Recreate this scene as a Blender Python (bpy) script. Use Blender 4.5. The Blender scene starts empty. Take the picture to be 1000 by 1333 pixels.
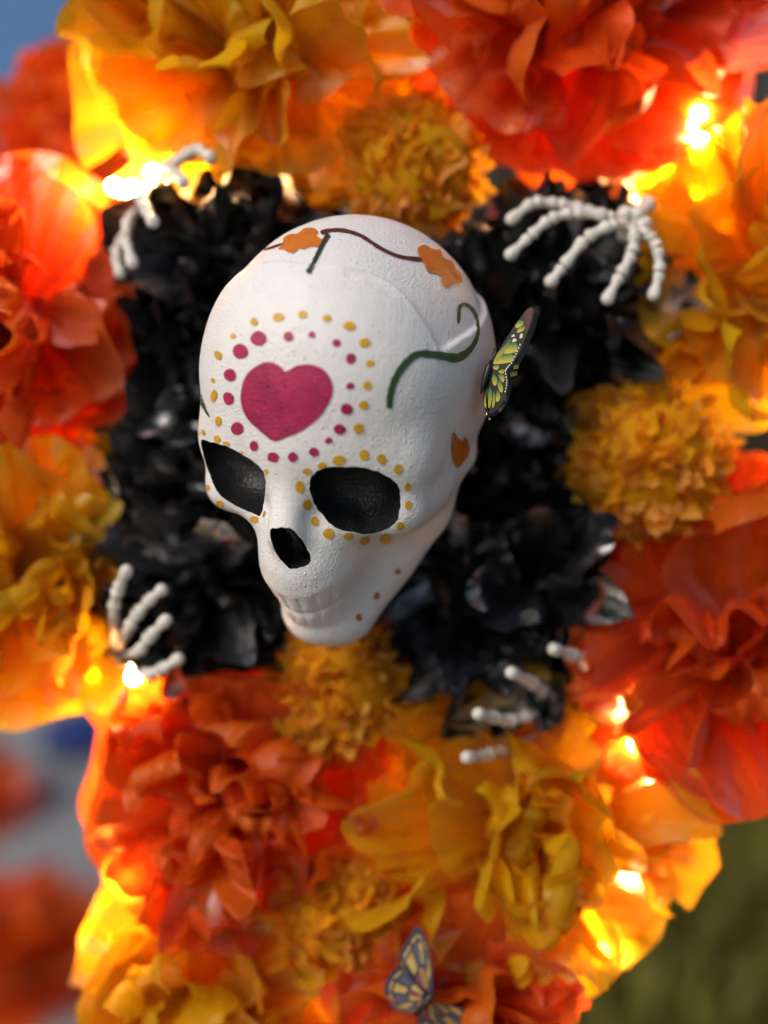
import bpy, bmesh, math, random
import numpy as np
from mathutils import Vector, Matrix, noise
from mathutils.bvhtree import BVHTree
from mathutils.geometry import delaunay_2d_cdt

random.seed(7)
sc = bpy.context.scene
col = sc.collection
R = math.radians

# ------------------------------------------------------------------ camera, sky, sun, exposure
D, S = 0.62, 0.42e-3                       # camera to wreath plane (m); metres per photo pixel on that plane
TILT = R(15)                               # the wreath leans back a little and the camera looks down on it squarely
FRAME = Matrix.Translation((0, 0, 1.2)) @ Matrix(((1, 0, 0, 0), (0, math.sin(TILT), -math.cos(TILT), 0), (0, math.cos(TILT), math.sin(TILT), 0), (0, 0, 0, 1)))
cam = bpy.data.cameras.new('camera'); camo = bpy.data.objects.new('camera', cam); col.objects.link(camo)
camo.matrix_world = FRAME @ Matrix.Translation((0, 0, D))
cam.sensor_fit = 'HORIZONTAL'; cam.sensor_width = 36; cam.lens = 36*D/(1000*S)
cam.clip_start = 0.02; cam.clip_end = 200
cam.dof.use_dof = True; cam.dof.focus_distance = D-0.112; cam.dof.aperture_fstop = 2.5; cam.dof.aperture_blades = 0
sc.camera = camo
SUN_EL, SUN_AZ = R(42), R(-48)             # azimuth measured from -Y (towards the camera) to -X (picture left) when negative
world = bpy.data.worlds.new('World'); sc.world = world; world.use_nodes = True
wn = world.node_tree.nodes; wl = world.node_tree.links
sky = wn.new('ShaderNodeTexSky'); sky.sky_type = 'NISHITA'; sky.sun_disc = False
sd = Vector((math.sin(SUN_AZ)*math.cos(SUN_EL), -math.cos(SUN_AZ)*math.cos(SUN_EL), math.sin(SUN_EL)))
sky.sun_elevation = SUN_EL; sky.sun_rotation = math.atan2(sd.x, sd.y)
sky.air_density = 1.0; sky.dust_density = 3.0; sky.ozone_density = 0.6
wl.new(sky.outputs[0], wn['Background'].inputs[0]); wn['Background'].inputs[1].default_value = 0.092
sun = bpy.data.lights.new('sun', 'SUN'); sun.energy = 1.2; sun.angle = R(28); sun.color = (1, .95, .89)
suno = bpy.data.objects.new('sun', sun); col.objects.link(suno)
suno.rotation_euler = sd.to_track_quat('Z', 'Y').to_euler(); suno.location = (-2, -3, 4)
vs = sc.view_settings
vs.view_transform = 'Standard'; vs.look = 'None'; vs.gamma = 1; vs.use_curve_mapping = False; vs.exposure = 0.3
cy = sc.cycles; cy.use_adaptive_sampling = True; cy.adaptive_threshold = .1; cy.max_bounces = 6; cy.diffuse_bounces = 5; cy.glossy_bounces = 2; cy.transmission_bounces = 5; cy.caustics_reflective = False; cy.caustics_refractive = False; cy.sample_clamp_indirect = 4.0
sc.render.resolution_x = 768; sc.render.resolution_y = 1024

# ------------------------------------------------------------------ helpers
def P(x, y, z=0.0):                        # photo pixel at height z over the wreath plane -> wreath coordinates
    f = S*(D-z)/D
    return Vector(((x-500)*f, (666.5-y)*f, z))
def W(p): return FRAME @ Vector(p)
def mesh_obj(name, verts, faces, mat, parent=None, smooth=True):
    me = bpy.data.meshes.new(name)
    me.from_pydata([tuple(v) for v in verts], [], [tuple(int(i) for i in f) for f in faces])
    if smooth: me.polygons.foreach_set('use_smooth', [True]*len(me.polygons))
    me.update()
    if mat: me.materials.append(mat)
    o = bpy.data.objects.new(name, me); col.objects.link(o)
    if parent: o.parent = parent
    return o
def empty(name, mat):
    o = bpy.data.objects.new(name, None); col.objects.link(o); o.matrix_world = mat; o.empty_display_size = .02
    return o
def tag(o, label=None, cat=None, group=None, kind=None):
    for k, v in (('label', label), ('category', cat), ('group', group), ('kind', kind)):
        if v: o[k] = v
    return o
def grid_faces(nu, nv, off=0, wrap=False):
    f = []
    for i in range(nu if wrap else nu-1):
        for j in range(nv-1):
            a = off+i*nv+j; b = off+((i+1) % nu)*nv+j
            f.append((a, b, b+1, a+1))
    return f
def tube(pts, rads, n=8):                  # capped tube with a radius at each point
    pts = [Vector(p) for p in pts]; V = []; F = []
    up = Vector((.31, .2, .93))
    for i, p in enumerate(pts):
        t = (pts[min(i+1, len(pts)-1)]-pts[max(i-1, 0)]).normalized()
        a = t.cross(up).normalized(); b = t.cross(a)
        for k in range(n):
            q = 2*math.pi*k/n
            V.append(p+(a*math.cos(q)+b*math.sin(q))*rads[i])
    for i in range(len(pts)-1):
        for k in range(n): F.append((i*n+k, i*n+(k+1) % n, (i+1)*n+(k+1) % n, (i+1)*n+k))
    F.append(tuple(range(n-1, -1, -1))); F.append(tuple(range((len(pts)-1)*n, len(pts)*n)))
    return V, F
def sphere_mesh(r, nu=14, nv=9, sz=1.25):
    V = []; 
    for i in range(nu):
        for j in range(nv):
            a = 2*math.pi*i/nu; e = -math.pi/2+math.pi*j/(nv-1); V.append((r*math.cos(e)*math.cos(a), r*math.cos(e)*math.sin(a), r*sz*math.sin(e)))
    return V, grid_faces(nu, nv, 0, True)
def box(x0, x1, y0, y1, z0, z1):
    V = [(x, y, z) for x in (x0, x1) for y in (y0, y1) for z in (z0, z1)]
    return V, [(0, 1, 3, 2), (4, 6, 7, 5), (0, 4, 5, 1), (2, 3, 7, 6), (0, 2, 6, 4), (1, 5, 7, 3)]

# ------------------------------------------------------------------ materials
def newmat(name):
    m = bpy.data.materials.new(name); m.use_nodes = True
    nt = m.node_tree; nt.nodes.clear()
    out = nt.nodes.new('ShaderNodeOutputMaterial')
    return m, nt, out
def N(nt, t, **kw):
    n = nt.nodes.new(t)
    for k, v in kw.items():
        if k in n.inputs: n.inputs[k].default_value = v
        else: setattr(n, k, v)
    return n
def film(name, c, tc, trans, rough, hue=.012, val=.25, gloss=1.0, sheen=1.45, wr=16, bump=.22, crease=9.0, clear=0.0):
    """thin plastic film: diffuse + translucent, with a glossy skin and fine crinkles"""
    m, nt, out = newmat(name); L = nt.links.new
    oi = N(nt, 'ShaderNodeObjectInfo')
    tco = N(nt, 'ShaderNodeTexCoord')
    nz = N(nt, 'ShaderNodeTexNoise', Scale=wr, Detail=4.0, Roughness=.55)
    mpn = N(nt, 'ShaderNodeMapping'); mpn.inputs['Scale'].default_value = (.3, 1, 1); L(tco.outputs['Object'], mpn.inputs[0])
    L(mpn.outputs[0], nz.inputs['Vector'])
    vr = N(nt, 'ShaderNodeTexVoronoi', Scale=crease); mp2 = N(nt, 'ShaderNodeMapping'); mp2.inputs['Scale'].default_value = (.45, 1, 1); L(tco.outputs['Object'], mp2.inputs[0]); L(mp2.outputs[0], vr.inputs['Vector'])
    hh = N(nt, 'ShaderNodeMath', operation='MULTIPLY_ADD'); hh.inputs[1].default_value = .25; L(vr.outputs['Distance'], hh.inputs[0]); L(nz.outputs[0], hh.inputs[2])
    bp = N(nt, 'ShaderNodeBump', Strength=bump, Distance=.02); L(hh.outputs[0], bp.inputs['Height'])
    def vary(rgb):
        h = N(nt, 'ShaderNodeHueSaturation', Color=(*rgb, 1))
        a = N(nt, 'ShaderNodeMapRange'); a.inputs[3].default_value = .5-hue; a.inputs[4].default_value = .5+hue
        b = N(nt, 'ShaderNodeMapRange'); b.inputs[3].default_value = 1-val; b.inputs[4].default_value = 1+val*.6
        mu = N(nt, 'ShaderNodeMath', operation='MULTIPLY'); mu.inputs[1].default_value = 7.31
        fr = N(nt, 'ShaderNodeMath', operation='FRACT')
        L(oi.outputs['Random'], a.inputs[0]); L(oi.outputs['Random'], mu.inputs[0]); L(mu.outputs[0], fr.inputs[0]); L(fr.outputs[0], b.inputs[0])
        L(a.outputs[0], h.inputs['Hue']); L(b.outputs[0], h.inputs['Value'])
        return h.outputs[0]
    df = N(nt, 'ShaderNodeBsdfDiffuse'); tr = N(nt, 'ShaderNodeBsdfTranslucent'); gl = N(nt, 'ShaderNodeBsdfGlossy', Roughness=rough)
    gl.inputs['Color'].default_value = (1, 1, 1, 1)
    L(vary(c), df.inputs['Color']); L(vary(tc), tr.inputs['Color'])
    for n in (df, tr, gl): L(bp.outputs[0], n.inputs['Normal'])
    mx = N(nt, 'ShaderNodeMixShader'); mx.inputs[0].default_value = trans
    L(df.outputs[0], mx.inputs[1]); L(tr.outputs[0], mx.inputs[2])
    fr = N(nt, 'ShaderNodeFresnel', IOR=sheen); L(bp.outputs[0], fr.inputs['Normal'])
    fm = N(nt, 'ShaderNodeMath', operation='MULTIPLY'); fm.inputs[1].default_value = gloss; L(fr.outputs[0], fm.inputs[0])
    m2 = N(nt, 'ShaderNodeMixShader'); L(fm.outputs[0], m2.inputs[0]); L(mx.outputs[0], m2.inputs[1]); L(gl.outputs[0], m2.inputs[2])
    res = m2.outputs[0]
    if clear:
        tp = N(nt, 'ShaderNodeBsdfTransparent'); tp.inputs['Color'].default_value = (1.0, tc[1]**.5, tc[2]**.5, 1)
        m3 = N(nt, 'ShaderNodeMixShader'); m3.inputs[0].default_value = clear; L(res, m3.inputs[1]); L(tp.outputs[0], m3.inputs[2]); res = m3.outputs[0]
    L(res, out.inputs[0])
    return m
def plain(name, c, rough=.6, ns=40, nvar=.15, bump=.2, bs=80, bdist=.002, spec=.5, metallic=0, sub=0):
    m, nt, out = newmat(name); L = nt.links.new
    b = N(nt, 'ShaderNodeBsdfPrincipled', Roughness=rough, Metallic=metallic); b.inputs['Specular IOR Level'].default_value = spec
    tco = N(nt, 'ShaderNodeTexCoord')
    nz = N(nt, 'ShaderNodeTexNoise', Scale=ns, Detail=4.0); L(tco.outputs['Object'], nz.inputs['Vector'])
    mp = N(nt, 'ShaderNodeMapRange'); mp.inputs[3].default_value = 1-nvar; mp.inputs[4].default_value = 1+nvar
    L(nz.outputs[0], mp.inputs[0])
    h = N(nt, 'ShaderNodeHueSaturation', Color=(*c, 1)); L(mp.outputs[0], h.inputs['Value']); L(h.outputs[0], b.inputs['Base Color'])
    n2 = N(nt, 'ShaderNodeTexNoise', Scale=bs, Detail=4.0); L(tco.outputs['Object'], n2.inputs['Vector'])
    bp = N(nt, 'ShaderNodeBump', Strength=bump, Distance=bdist); L(n2.outputs[0], bp.inputs['Height']); L(bp.outputs[0], b.inputs['Normal'])
    if sub:
        b.inputs['Subsurface Weight'].default_value = sub; b.inputs['Subsurface Radius'].default_value = (.004, .004, .004)
    L(b.outputs[0], out.inputs[0])
    return m
def foam(name, c, rough, bead=.35, crumb=.5, spec=.35, var=.03, sub=0.0, pits=0.0):
    """expanded polystyrene: packed beads, tiny pits and torn crumbs; also for paint brushed on it"""
    m, nt, out = newmat(name); L = nt.links.new
    b = N(nt, 'ShaderNodeBsdfPrincipled', Roughness=rough); b.inputs['Specular IOR Level'].default_value = spec
    tco = N(nt, 'ShaderNodeTexCoord'); v = tco.outputs['Object']
    vo = N(nt, 'ShaderNodeTexVoronoi', feature='DISTANCE_TO_EDGE', Scale=400.0, Randomness=.7); L(v, vo.inputs['Vector'])
    vp = N(nt, 'ShaderNodeMapRange', interpolation_type='SMOOTHSTEP'); vp.inputs[1].default_value = 0; vp.inputs[2].default_value = .22; L(vo.outputs['Distance'], vp.inputs[0])
    vc = N(nt, 'ShaderNodeTexVoronoi', Scale=400.0, Randomness=.7); L(v, vc.inputs['Vector'])
    vs_ = N(nt, 'ShaderNodeSeparateColor'); L(vc.outputs['Color'], vs_.inputs[0])
    cr = N(nt, 'ShaderNodeMath', operation='MULTIPLY_ADD'); cr.inputs[1].default_value = .35; L(vs_.outputs[0], cr.inputs[0]); L(vp.outputs[0], cr.inputs[2])
    wv = N(nt, 'ShaderNodeTexNoise', Scale=22.0, Detail=2.0); L(v, wv.inputs['Vector'])
    wm = N(nt, 'ShaderNodeMapRange'); wm.inputs[1].default_value = .4; wm.inputs[2].default_value = .65; wm.inputs[3].default_value = .55; L(wv.outputs[0], wm.inputs[0])
    bs = N(nt, 'ShaderNodeMath', operation='MULTIPLY'); L(wm.outputs[0], bs.inputs[0]); bs.inputs[1].default_value = bead
    b1 = N(nt, 'ShaderNodeBump', Distance=.0005); L(cr.outputs[0], b1.inputs['Height']); L(bs.outputs[0], b1.inputs['Strength'])
    v2 = N(nt, 'ShaderNodeTexVoronoi', Scale=430.0); L(v, v2.inputs['Vector'])       # sparse crumbs and pits
    p2 = N(nt, 'ShaderNodeMapRange'); p2.inputs[1].default_value = .12; p2.inputs[2].default_value = .3; p2.inputs[3].default_value = 1; p2.inputs[4].default_value = 0; L(v2.outputs['Distance'], p2.inputs[0])
    sp = N(nt, 'ShaderNodeSeparateColor'); L(v2.outputs['Color'], sp.inputs[0])
    th = N(nt, 'ShaderNodeMath', operation='GREATER_THAN'); th.inputs[1].default_value = .80; L(sp.outputs[0], th.inputs[0])
    mu = N(nt, 'ShaderNodeMath', operation='MULTIPLY'); L(p2.outputs[0], mu.inputs[0]); L(th.outputs[0], mu.inputs[1])
    b2 = N(nt, 'ShaderNodeBump', Strength=crumb, Distance=.0007); L(mu.outputs[0], b2.inputs['Height']); L(b1.outputs[0], b2.inputs['Normal'])
    n3 = N(nt, 'ShaderNodeTexNoise', Scale=420.0, Detail=4.0); L(v, n3.inputs['Vector'])
    b3 = N(nt, 'ShaderNodeBump', Strength=.09, Distance=.0006); L(n3.outputs[0], b3.inputs['Height']); L(b2.outputs[0], b3.inputs['Normal'])
    L(b3.outputs[0], b.inputs['Normal'])
    n4 = N(nt, 'ShaderNodeTexNoise', Scale=90.0, Detail=5.0); L(v, n4.inputs['Vector'])
    mp = N(nt, 'ShaderNodeMapRange'); mp.inputs[3].default_value = 1-var*2; mp.inputs[4].default_value = 1+var*2; L(n4.outputs[0], mp.inputs[0])
    val = mp.outputs[0]
    if pits:
        v5 = N(nt, 'ShaderNodeTexVoronoi', Scale=330.0); L(v, v5.inputs['Vector'])
        p5 = N(nt, 'ShaderNodeMapRange'); p5.inputs[1].default_value = .1; p5.inputs[2].default_value = .24; p5.inputs[3].default_value = 1; p5.inputs[4].default_value = 0; L(v5.outputs['Distance'], p5.inputs[0])
        s5 = N(nt, 'ShaderNodeSeparateColor'); L(v5.outputs['Color'], s5.inputs[0])
        t5 = N(nt, 'ShaderNodeMath', operation='GREATER_THAN'); t5.inputs[1].default_value = .7; L(s5.outputs[1], t5.inputs[0])
        m5 = N(nt, 'ShaderNodeMath', operation='MULTIPLY'); L(p5.outputs[0], m5.inputs[0]); L(t5.outputs[0], m5.inputs[1])
        k5 = N(nt, 'ShaderNodeMath', operation='MULTIPLY'); k5.inputs[1].default_value = pits; L(m5.outputs[0], k5.inputs[0])
        sb = N(nt, 'ShaderNodeMath', operation='SUBTRACT'); L(val, sb.inputs[0]); L(k5.outputs[0], sb.inputs[1]); val = sb.outputs[0]
    h = N(nt, 'ShaderNodeHueSaturation', Color=(*c, 1)); L(val, h.inputs['Value']); L(h.outputs[0], b.inputs['Base Color'])
    if sub:
        b.inputs['Subsurface Weight'].default_value = sub; b.inputs['Subsurface Radius'].default_value = (.006, .005, .005); b.inputs['Subsurface Scale'].default_value = 1.0
    L(b.outputs[0], out.inputs[0])
    return m
M_YEL = film('yellow_plastic_film', (1.0, .62, .014), (1.0, .53, .011), .66, .3, gloss=.4, val=.08, clear=.11)
M_RED = film('orange_red_plastic_film', (.96, .17, .015), (1.0, .17, .010), .62, .28, hue=.01, gloss=.5, val=.1, clear=.08)
M_BLK = film('black_plastic_film', (.007, .007, .008), (.008, .008, .008),   .1, .24, hue=0, val=.3, sheen=1.5, wr=12, bump=.2, gloss=.8)
M_MAR = film('marigold_petal_cloth', (.98, .50, .012), (.98, .43, .01), .55, .6, hue=.012, val=.15, gloss=.12)
M_FOAM = foam('white_polystyrene', (.84, .815, .78), .45, bead=.38, crumb=.6, spec=.45)
M_SOCK = foam('black_socket_paint', (.016, .016, .017), .4, bead=.45, crumb=.0, spec=.5)
M_PINK = foam('crimson_paint', (.40, .022, .085), .42, bead=.3, crumb=.5, spec=.4, var=.3, pits=.8)
M_DYEL = foam('mustard_paint', (.70, .37, .02), .45, bead=.2, spec=.4, var=.25)
M_DORA = foam('burnt_orange_paint', (.62, .17, .02), .45, bead=.2, spec=.4, var=.1, pits=.3)
M_GREEN = foam('dark_green_paint', (.035, .085, .025), .4, bead=.2, spec=.45, var=.15)
M_BROWN = foam('dark_brown_paint', (.09, .025, .018), .4, bead=.2, spec=.45, var=.15)
M_STEM = foam('blackish_green_paint', (.025, .035, .02), .4, bead=.2, spec=.45, var=.15)
M_BONE = plain('ivory_plastic_bone', (.72, .68, .60), .4, ns=150, nvar=.08, bump=.15, bs=400, bdist=.0006)
M_DARK = plain('black_backing_board', (.006, .006, .006), .8)
M_CORD = plain('dark_green_cord', (.02, .04, .02), .5)
M_WOOD = plain('weathered_post', (.10, .07, .045), .8, ns=20, nvar=.3)

# ------------------------------------------------------------------ the setting behind the wreath
GZ = 0.0
def ground_at(x, y):
    o = W((0, 0, D)); d = W(P(x, y)) - o
    return o + d*((GZ-o.z)/d.z)
M_PAVE = plain('grey_concrete', (.24, .25, .25), .85, ns=3, nvar=.25, bump=.4, bs=60, bdist=.004)
M_SOIL = plain('grass_soil', (.05, .055, .015), .95, ns=8, nvar=.4, bump=.6, bs=40, bdist=.02)
V, F = box(-60, 60, -40, 60, -.2, 0); tag(mesh_obj('ground', V, F, M_SOIL, smooth=False), kind='structure')
V, F = box(-3.5, .12, -3, 3.3, .0, .03); tag(mesh_obj('paving', V, F, M_PAVE, smooth=False), kind='structure')
M_GRASS = plain('olive_grass', (.12, .115, .008), .7, ns=7, nvar=.8)
rg = np.random.default_rng(5); gv = []; gf = []
n = 26000; gx = rg.uniform(.14, 2.4, n); gy = rg.uniform(.5, 4.2, n)
for i in range(n):
    a = rg.uniform(0, 6.28); h = rg.uniform(.02, .11); w = rg.uniform(.008, .024); ln = rg.uniform(0, .09)
    c, s = math.cos(a), math.sin(a); b = len(gv)
    gv += [(gx[i]-w*s, gy[i]+w*c, 0), (gx[i]+w*s, gy[i]-w*c, 0), (gx[i]+c*ln, gy[i]+s*ln, h)]; gf.append((b, b+1, b+2))
tag(mesh_obj('grass', gv, gf, M_GRASS, smooth=False), label='short olive green grass behind the wreath', kind='stuff')
M_BLUE = plain('blue_painted_wall', (.10, .24, .52), .7, ns=4, nvar=.12, bump=.2, bs=30)
bw = empty('painted_wall', Matrix.Translation((-2.2, 3.5, 0)))
V, F = box(-1.5, 1.6, 0, .12, 0, 2.9); mesh_obj('wall_panel', V, F, M_BLUE, bw, False)
V, F = box(-1.5, 1.6, -.025, -.001, 0, .12); mesh_obj('skirting', V, F, M_BLUE, bw, False)
tag(bw, 'smooth blue painted wall far behind the orange plastic flowers', 'wall')
M_FENCE = plain('dark_brown_board', (.035, .022, .012), .8, ns=9, nvar=.4, bump=.5, bs=30, bdist=.01)
fn = empty('board_fence', Matrix.Translation((1.9, 3.9, 0)))
for i in range(16):
    V, F = box(-1.75+i*.22+random.uniform(-.004, .004), -1.75+i*.22+.205, -.02, .0+random.uniform(0, .01), 0, 2.6+random.uniform(-.02, .02)); mesh_obj('board', V, F, M_FENCE, fn, False)
for z in (.4, 2.0):
    V, F = box(-1.75, 1.78, .012, .06, z, z+.09); mesh_obj('rail', V, F, M_FENCE, fn, False)
tag(fn, 'dark brown board fence beyond the grass', 'fence')

# ------------------------------------------------------------------ wreath backing and post (carry the flowers; the board also darkens gaps)
def disc(r, z0, z1, n=48):
    V = [(0, 0, z1)]+[(r*math.cos(2*math.pi*k/n), r*math.sin(2*math.pi*k/n), z1) for k in range(n)]
    V += [(0, 0, z0)]+[(r*math.cos(2*math.pi*k/n), r*math.sin(2*math.pi*k/n), z0) for k in range(n)]
    F = []
    for k in range(n):
        a, b = 1+k, 1+(k+1) % n
        F += [(0, a, b), (n+1, n+1+b, n+1+a), (a, n+1+a, n+1+b, b)]
    return V, F
bk = empty('wreath_backing', FRAME @ Matrix.Translation((0, 0, 0)))
V, F = disc(.12, -.082, -.074); mesh_obj('board', V, F, M_DARK, bk, False)  # added board, black so that gaps between the flowers look dark
ringp = []
V, F = [], []
nr = 64
for k in range(nr):
    q = 2*math.pi*k/nr; c = Vector((.19*math.cos(q), .225*math.sin(q)-.02, -.068)); rd = Vector((math.cos(q), math.sin(q), 0))
    for j in range(8):
        w = 2*math.pi*j/8; V.append(c+rd*.005*math.cos(w)+Vector((0, 0, .005*math.sin(w))))
for k in range(nr):
    for j in range(8): F.append((k*8+j, ((k+1) % nr)*8+j, ((k+1) % nr)*8+(j+1) % 8, k*8+(j+1) % 8))
mesh_obj('wire_ring', V, F, M_DARK, bk)
for a in (35, 145, 215, 325):
    q = R(a); p0 = Vector((.112*math.cos(q), .112*math.sin(q), -.072)); p1 = Vector((.188*math.cos(q), .223*math.sin(q)-.02, -.068))
    V, F = tube([p0, p1], [.004, .004]); mesh_obj('spoke', V, F, M_DARK, bk)
tag(bk, 'black round board added to darken gaps, with wire ring, behind the skull and flowers', 'wreath frame')
bot = W((.03, 0, -.095))
V, F = box(-.02, .02, -.02, .02, -.03, bot.z+.05); po = mesh_obj('support_post', V, F, M_WOOD, None, False); po.location = (bot.x, bot.y, 0)
tag(po, 'plain wooden post carrying the flower wreath from behind', 'post')

# ------------------------------------------------------------------ the skull (polystyrene)
SK = {'cy': 2.1733, 'cz': -1.2447, 'crx': 6.7438, 'cry': 7.2111, 'crz': 7.4698, 'fy': 1.7936, 'fz': 2.4242, 'frx': 5.4154, 'fry': 6.0667, 'frz': 4.1712, 'zx': 5.1184, 'my': -5.1469, 'mz': 4.0566, 'mrx': 2.4756, 'hy': -9.1771, 'hz': 3.1388, 'hrx': 1.7188, 'jx': 3.0077, 'jy': -4.9607, 'jz': -0.9172, 'yaw': -21.786, 'pitch': 22.9221, 'roll': 0.8855, 'ox': -0.0187, 'oy': 0.0471, 'sc': 0.01, 'ox1': 4.3883, 'ox2': 4.1397, 'oy2': -2.8377, 'or2': 0.7508, 'bx': 5.6848, 'by': 3.6752, 'jfx': 3.2865, 'jfz': 3.9545}
def sdf_ell(p, c, r):
    q = p-np.array(c); r = np.array(r)
    k0 = np.linalg.norm(q/r, axis=-1); k1 = np.linalg.norm(q/(r*r), axis=-1)+1e-9
    return k0*(k0-1)/k1
def sdf_cap(p, a, b, ra, rb):
    a = np.array(a); b = np.array(b); ba = b-a
    h = np.clip(((p-a)@ba)/(ba@ba), 0, 1)
    return np.linalg.norm(p-a-h[..., None]*ba, axis=-1)-(ra+(rb-ra)*h)
def smin(a, b, k):
    h = np.clip(.5+.5*(b-a)/k, 0, 1)
    return b*(1-h)+a*h-k*h*(1-h)
def sdf(p, s=SK):                          # head coordinates in cm: x sideways, y up, z out of the face
    p = p.copy(); p[..., 0] = np.abs(p[..., 0])
    d = sdf_ell(p, (0, s['cy'], s['cz']), (s['crx'], s['cry'], s['crz']))
    d = smin(d, sdf_ell(p, (0, s['fy'], s['fz']), (s['frx'], s['fry'], s['frz'])), 2.0)
    d = smin(d, sdf_ell(p, (0, -2.2, 1.8), (s['bx'], s['by'], 4.0)), 1.2)
    d = smin(d, sdf_cap(p, (0, -.1, 5.4), (4.4, -.5, 3.8), 1.05, .9), 1.9)
    d = smin(d, sdf_cap(p, (s['ox1'], -.6, 3.6), (s['ox2'], s['oy2'], 4.2), .8, s['or2']), .7)
    d = smin(d, sdf_cap(p, (s['ox2'], s['oy2'], 4.2), (1.6, -3.3, 5.2), s['or2'], .7), .7)
    d = smin(d, sdf_cap(p, (s['ox2']+.3, s['oy2']+.1, 3.8), (s['zx'], -2.2, -2.0), .9, .8), .9)
    d = smin(d, sdf_cap(p, (0, -.6, 5.7), (0, -3.4, 6.9), .75, .8), .8)
    d = smin(d, sdf_ell(p, (0, s['my'], s['mz']), (s['mrx'], 2.9, 3.0)), 1.0)
    d = smin(d, sdf_ell(p, (0, s['hy'], s['hz']), (s['hrx'], 1.5, 1.9)), 1.2)
    d = smin(d, sdf_cap(p, (1.0, s['hy'], s['hz']-.6), (s['jx'], s['jy'], s['jz']), 1.3, 1.8), 1.4)
    d = smin(d, sdf_ell(p, (3.2, -3.6, -.6), (1.9, 2.2, 2.2)), 1.2)
    d = smin(d, sdf_ell(p, (0, -7.4, 3.3), (1.75, 2.0, 2.6)), .9)
    d = smin(d, sdf_ell(p, (0, -5.2, .0), (s['jfx'], 4.5, s['jfz'])), 1.5)
    return d
def rot_head(s=SK):
    y, x, z = R(s['yaw']), R(s['pitch']), R(s['roll'])
    return Matrix.Rotation(z, 3, 'Z') @ Matrix.Rotation(x, 3, 'X') @ Matrix.Rotation(y, 3, 'Y')
HEAD = Matrix.Translation((SK['ox'], SK['oy'], .075)) @ rot_head().to_4x4() @ Matrix.Scale(SK['sc'], 4)   # head cm -> wreath m
def cube_sphere(n):
    idx = {}; V = []; F = []
    def key(p):
        k = tuple(np.round(p*n).astype(int)) if False else p
        if k not in idx: idx[k] = len(V); V.append(k)
        return idx[k]
    for ax in range(3):
        for sg in (0, n):
            for i in range(n):
                for j in range(n):
                    q = []
                    for (a, b) in ((i, j), (i+1, j), (i+1, j+1), (i, j+1)):
                        p = [0, 0, 0]; p[ax] = sg; p[(ax+1) % 3] = a; p[(ax+2) % 3] = b; q.append(key(tuple(p)))
                    F.append(q if sg else q[::-1])
    a = np.array(V, float)/n*2-1
    a = np.tan(a*math.pi/4); a /= np.linalg.norm(a, axis=1)[:, None]
    return a, F
def sm(x, a, b):
    t = np.clip((x-a)/(b-a), 0, 1); return t*t*(3-2*t)
def sinnoise(p, f, seed, k=5):
    r = np.random.default_rng(seed); o = np.zeros(len(p))
    for i in range(k):
        d = r.normal(size=3); d /= np.linalg.norm(d); o += np.sin(p@d*f*r.uniform(.6, 1.6)+r.uniform(0, 6.28))
    return o/k
dirs, SF = cube_sphere(150)
C0 = np.array([0, -1.0, .8])
t = np.full(len(dirs), 16.)
for _ in range(26): t = np.maximum(t-.9*sdf(C0+dirs*t[:, None]), .2)
hp = C0+dirs*t[:, None]
dr = np.zeros(len(hp))
x, y, z = hp.T
# seam where the thicker face half ends: a step over the forehead, torn along its lip
wob = .07*sinnoise(hp, 2.6, 3)+.05*sinnoise(hp, 9, 4)
seam = (4.0-1.25*(1-np.exp(-x*x/10))) - z + wob
top = sm(y+.1*z+wob, 4.45, 4.75)
dr -= .26*sm(seam, -.04, .06)*top
dr += .11*np.exp(-((seam+.11)/.11)**2)*top*np.clip(.3+1.6*sinnoise(hp, 6, 8), 0, 1.3)*np.exp(-((x-2.5)/3)**2)
dr -= .06*np.exp(-((seam+.45)/.22)**2)*top*np.clip(1.6*sinnoise(hp, 5, 18), 0, 1)*np.exp(-((x-1.5)/2.5)**2)
# teeth and the line between them
ph = np.arctan2(x, z-1.2)
front = sm(z, 1.8, 3.2)
ym = -7.85+.20*x*x
tooth = np.abs(np.cos(ph*22+.4))**.5
band = np.exp(-((y-ym-.62)/.5)**4)+.8*np.exp(-((y-ym+.42)/.34)**4)
dr += front*(-.06*np.exp(-((y-ym)/.11)**2)+.14*band*(tooth-.55)+.05*np.exp(-((y-ym-1.25)/.25)**2))*np.exp(-(x/2.4)**6)*(1+.5*sinnoise(hp, 4, 31))
dr += -.06*front*np.exp(-((y+9.0-.05*x*x)/.22)**2)*np.exp(-(x/1.6)**4)
# hollows: temple, under the cheekbone
dr -= .08*np.exp(-((np.abs(x)-5.6)/1.5)**2-((y-.9)/1.6)**2-((z-2.6)/1.5)**2)
dr -= .10*np.exp(-((np.abs(x)-3.6)/1.0)**2-((y+5.0)/1.1)**2-((z-3.2)/1.6)**2)
dr += .02*sinnoise(hp, 1.3, 11)+.012*sinnoise(hp, 5, 12)+.006*sinnoise(hp, 14, 13, 8)
hp = hp+dirs*dr[:, None]
hm = np.array(HEAD)
lp = hp@hm[:3, :3].T+hm[:3, 3]             # wreath coordinates
sk_me = bpy.data.meshes.new('skull_solid'); sk_me.from_pydata(lp.tolist(), [], SF); sk_me.update()
sk_me.materials.append(M_FOAM); sk_me.materials.append(M_SOCK)
bv0 = BVHTree.FromPolygons([Vector(v) for v in lp], SF)
EYE = Vector((0, 0, D))
def hit(px, py, bv):
    d = (P(px, py)-EYE).normalized()
    h = bv.ray_cast(EYE, d)
    return (h[0], h[1]) if h[0] is not None else (None, None)
def Z(x, y): return (230+x/2.041, 250+y/2.041)    # coordinates read off an enlarged view
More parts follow.
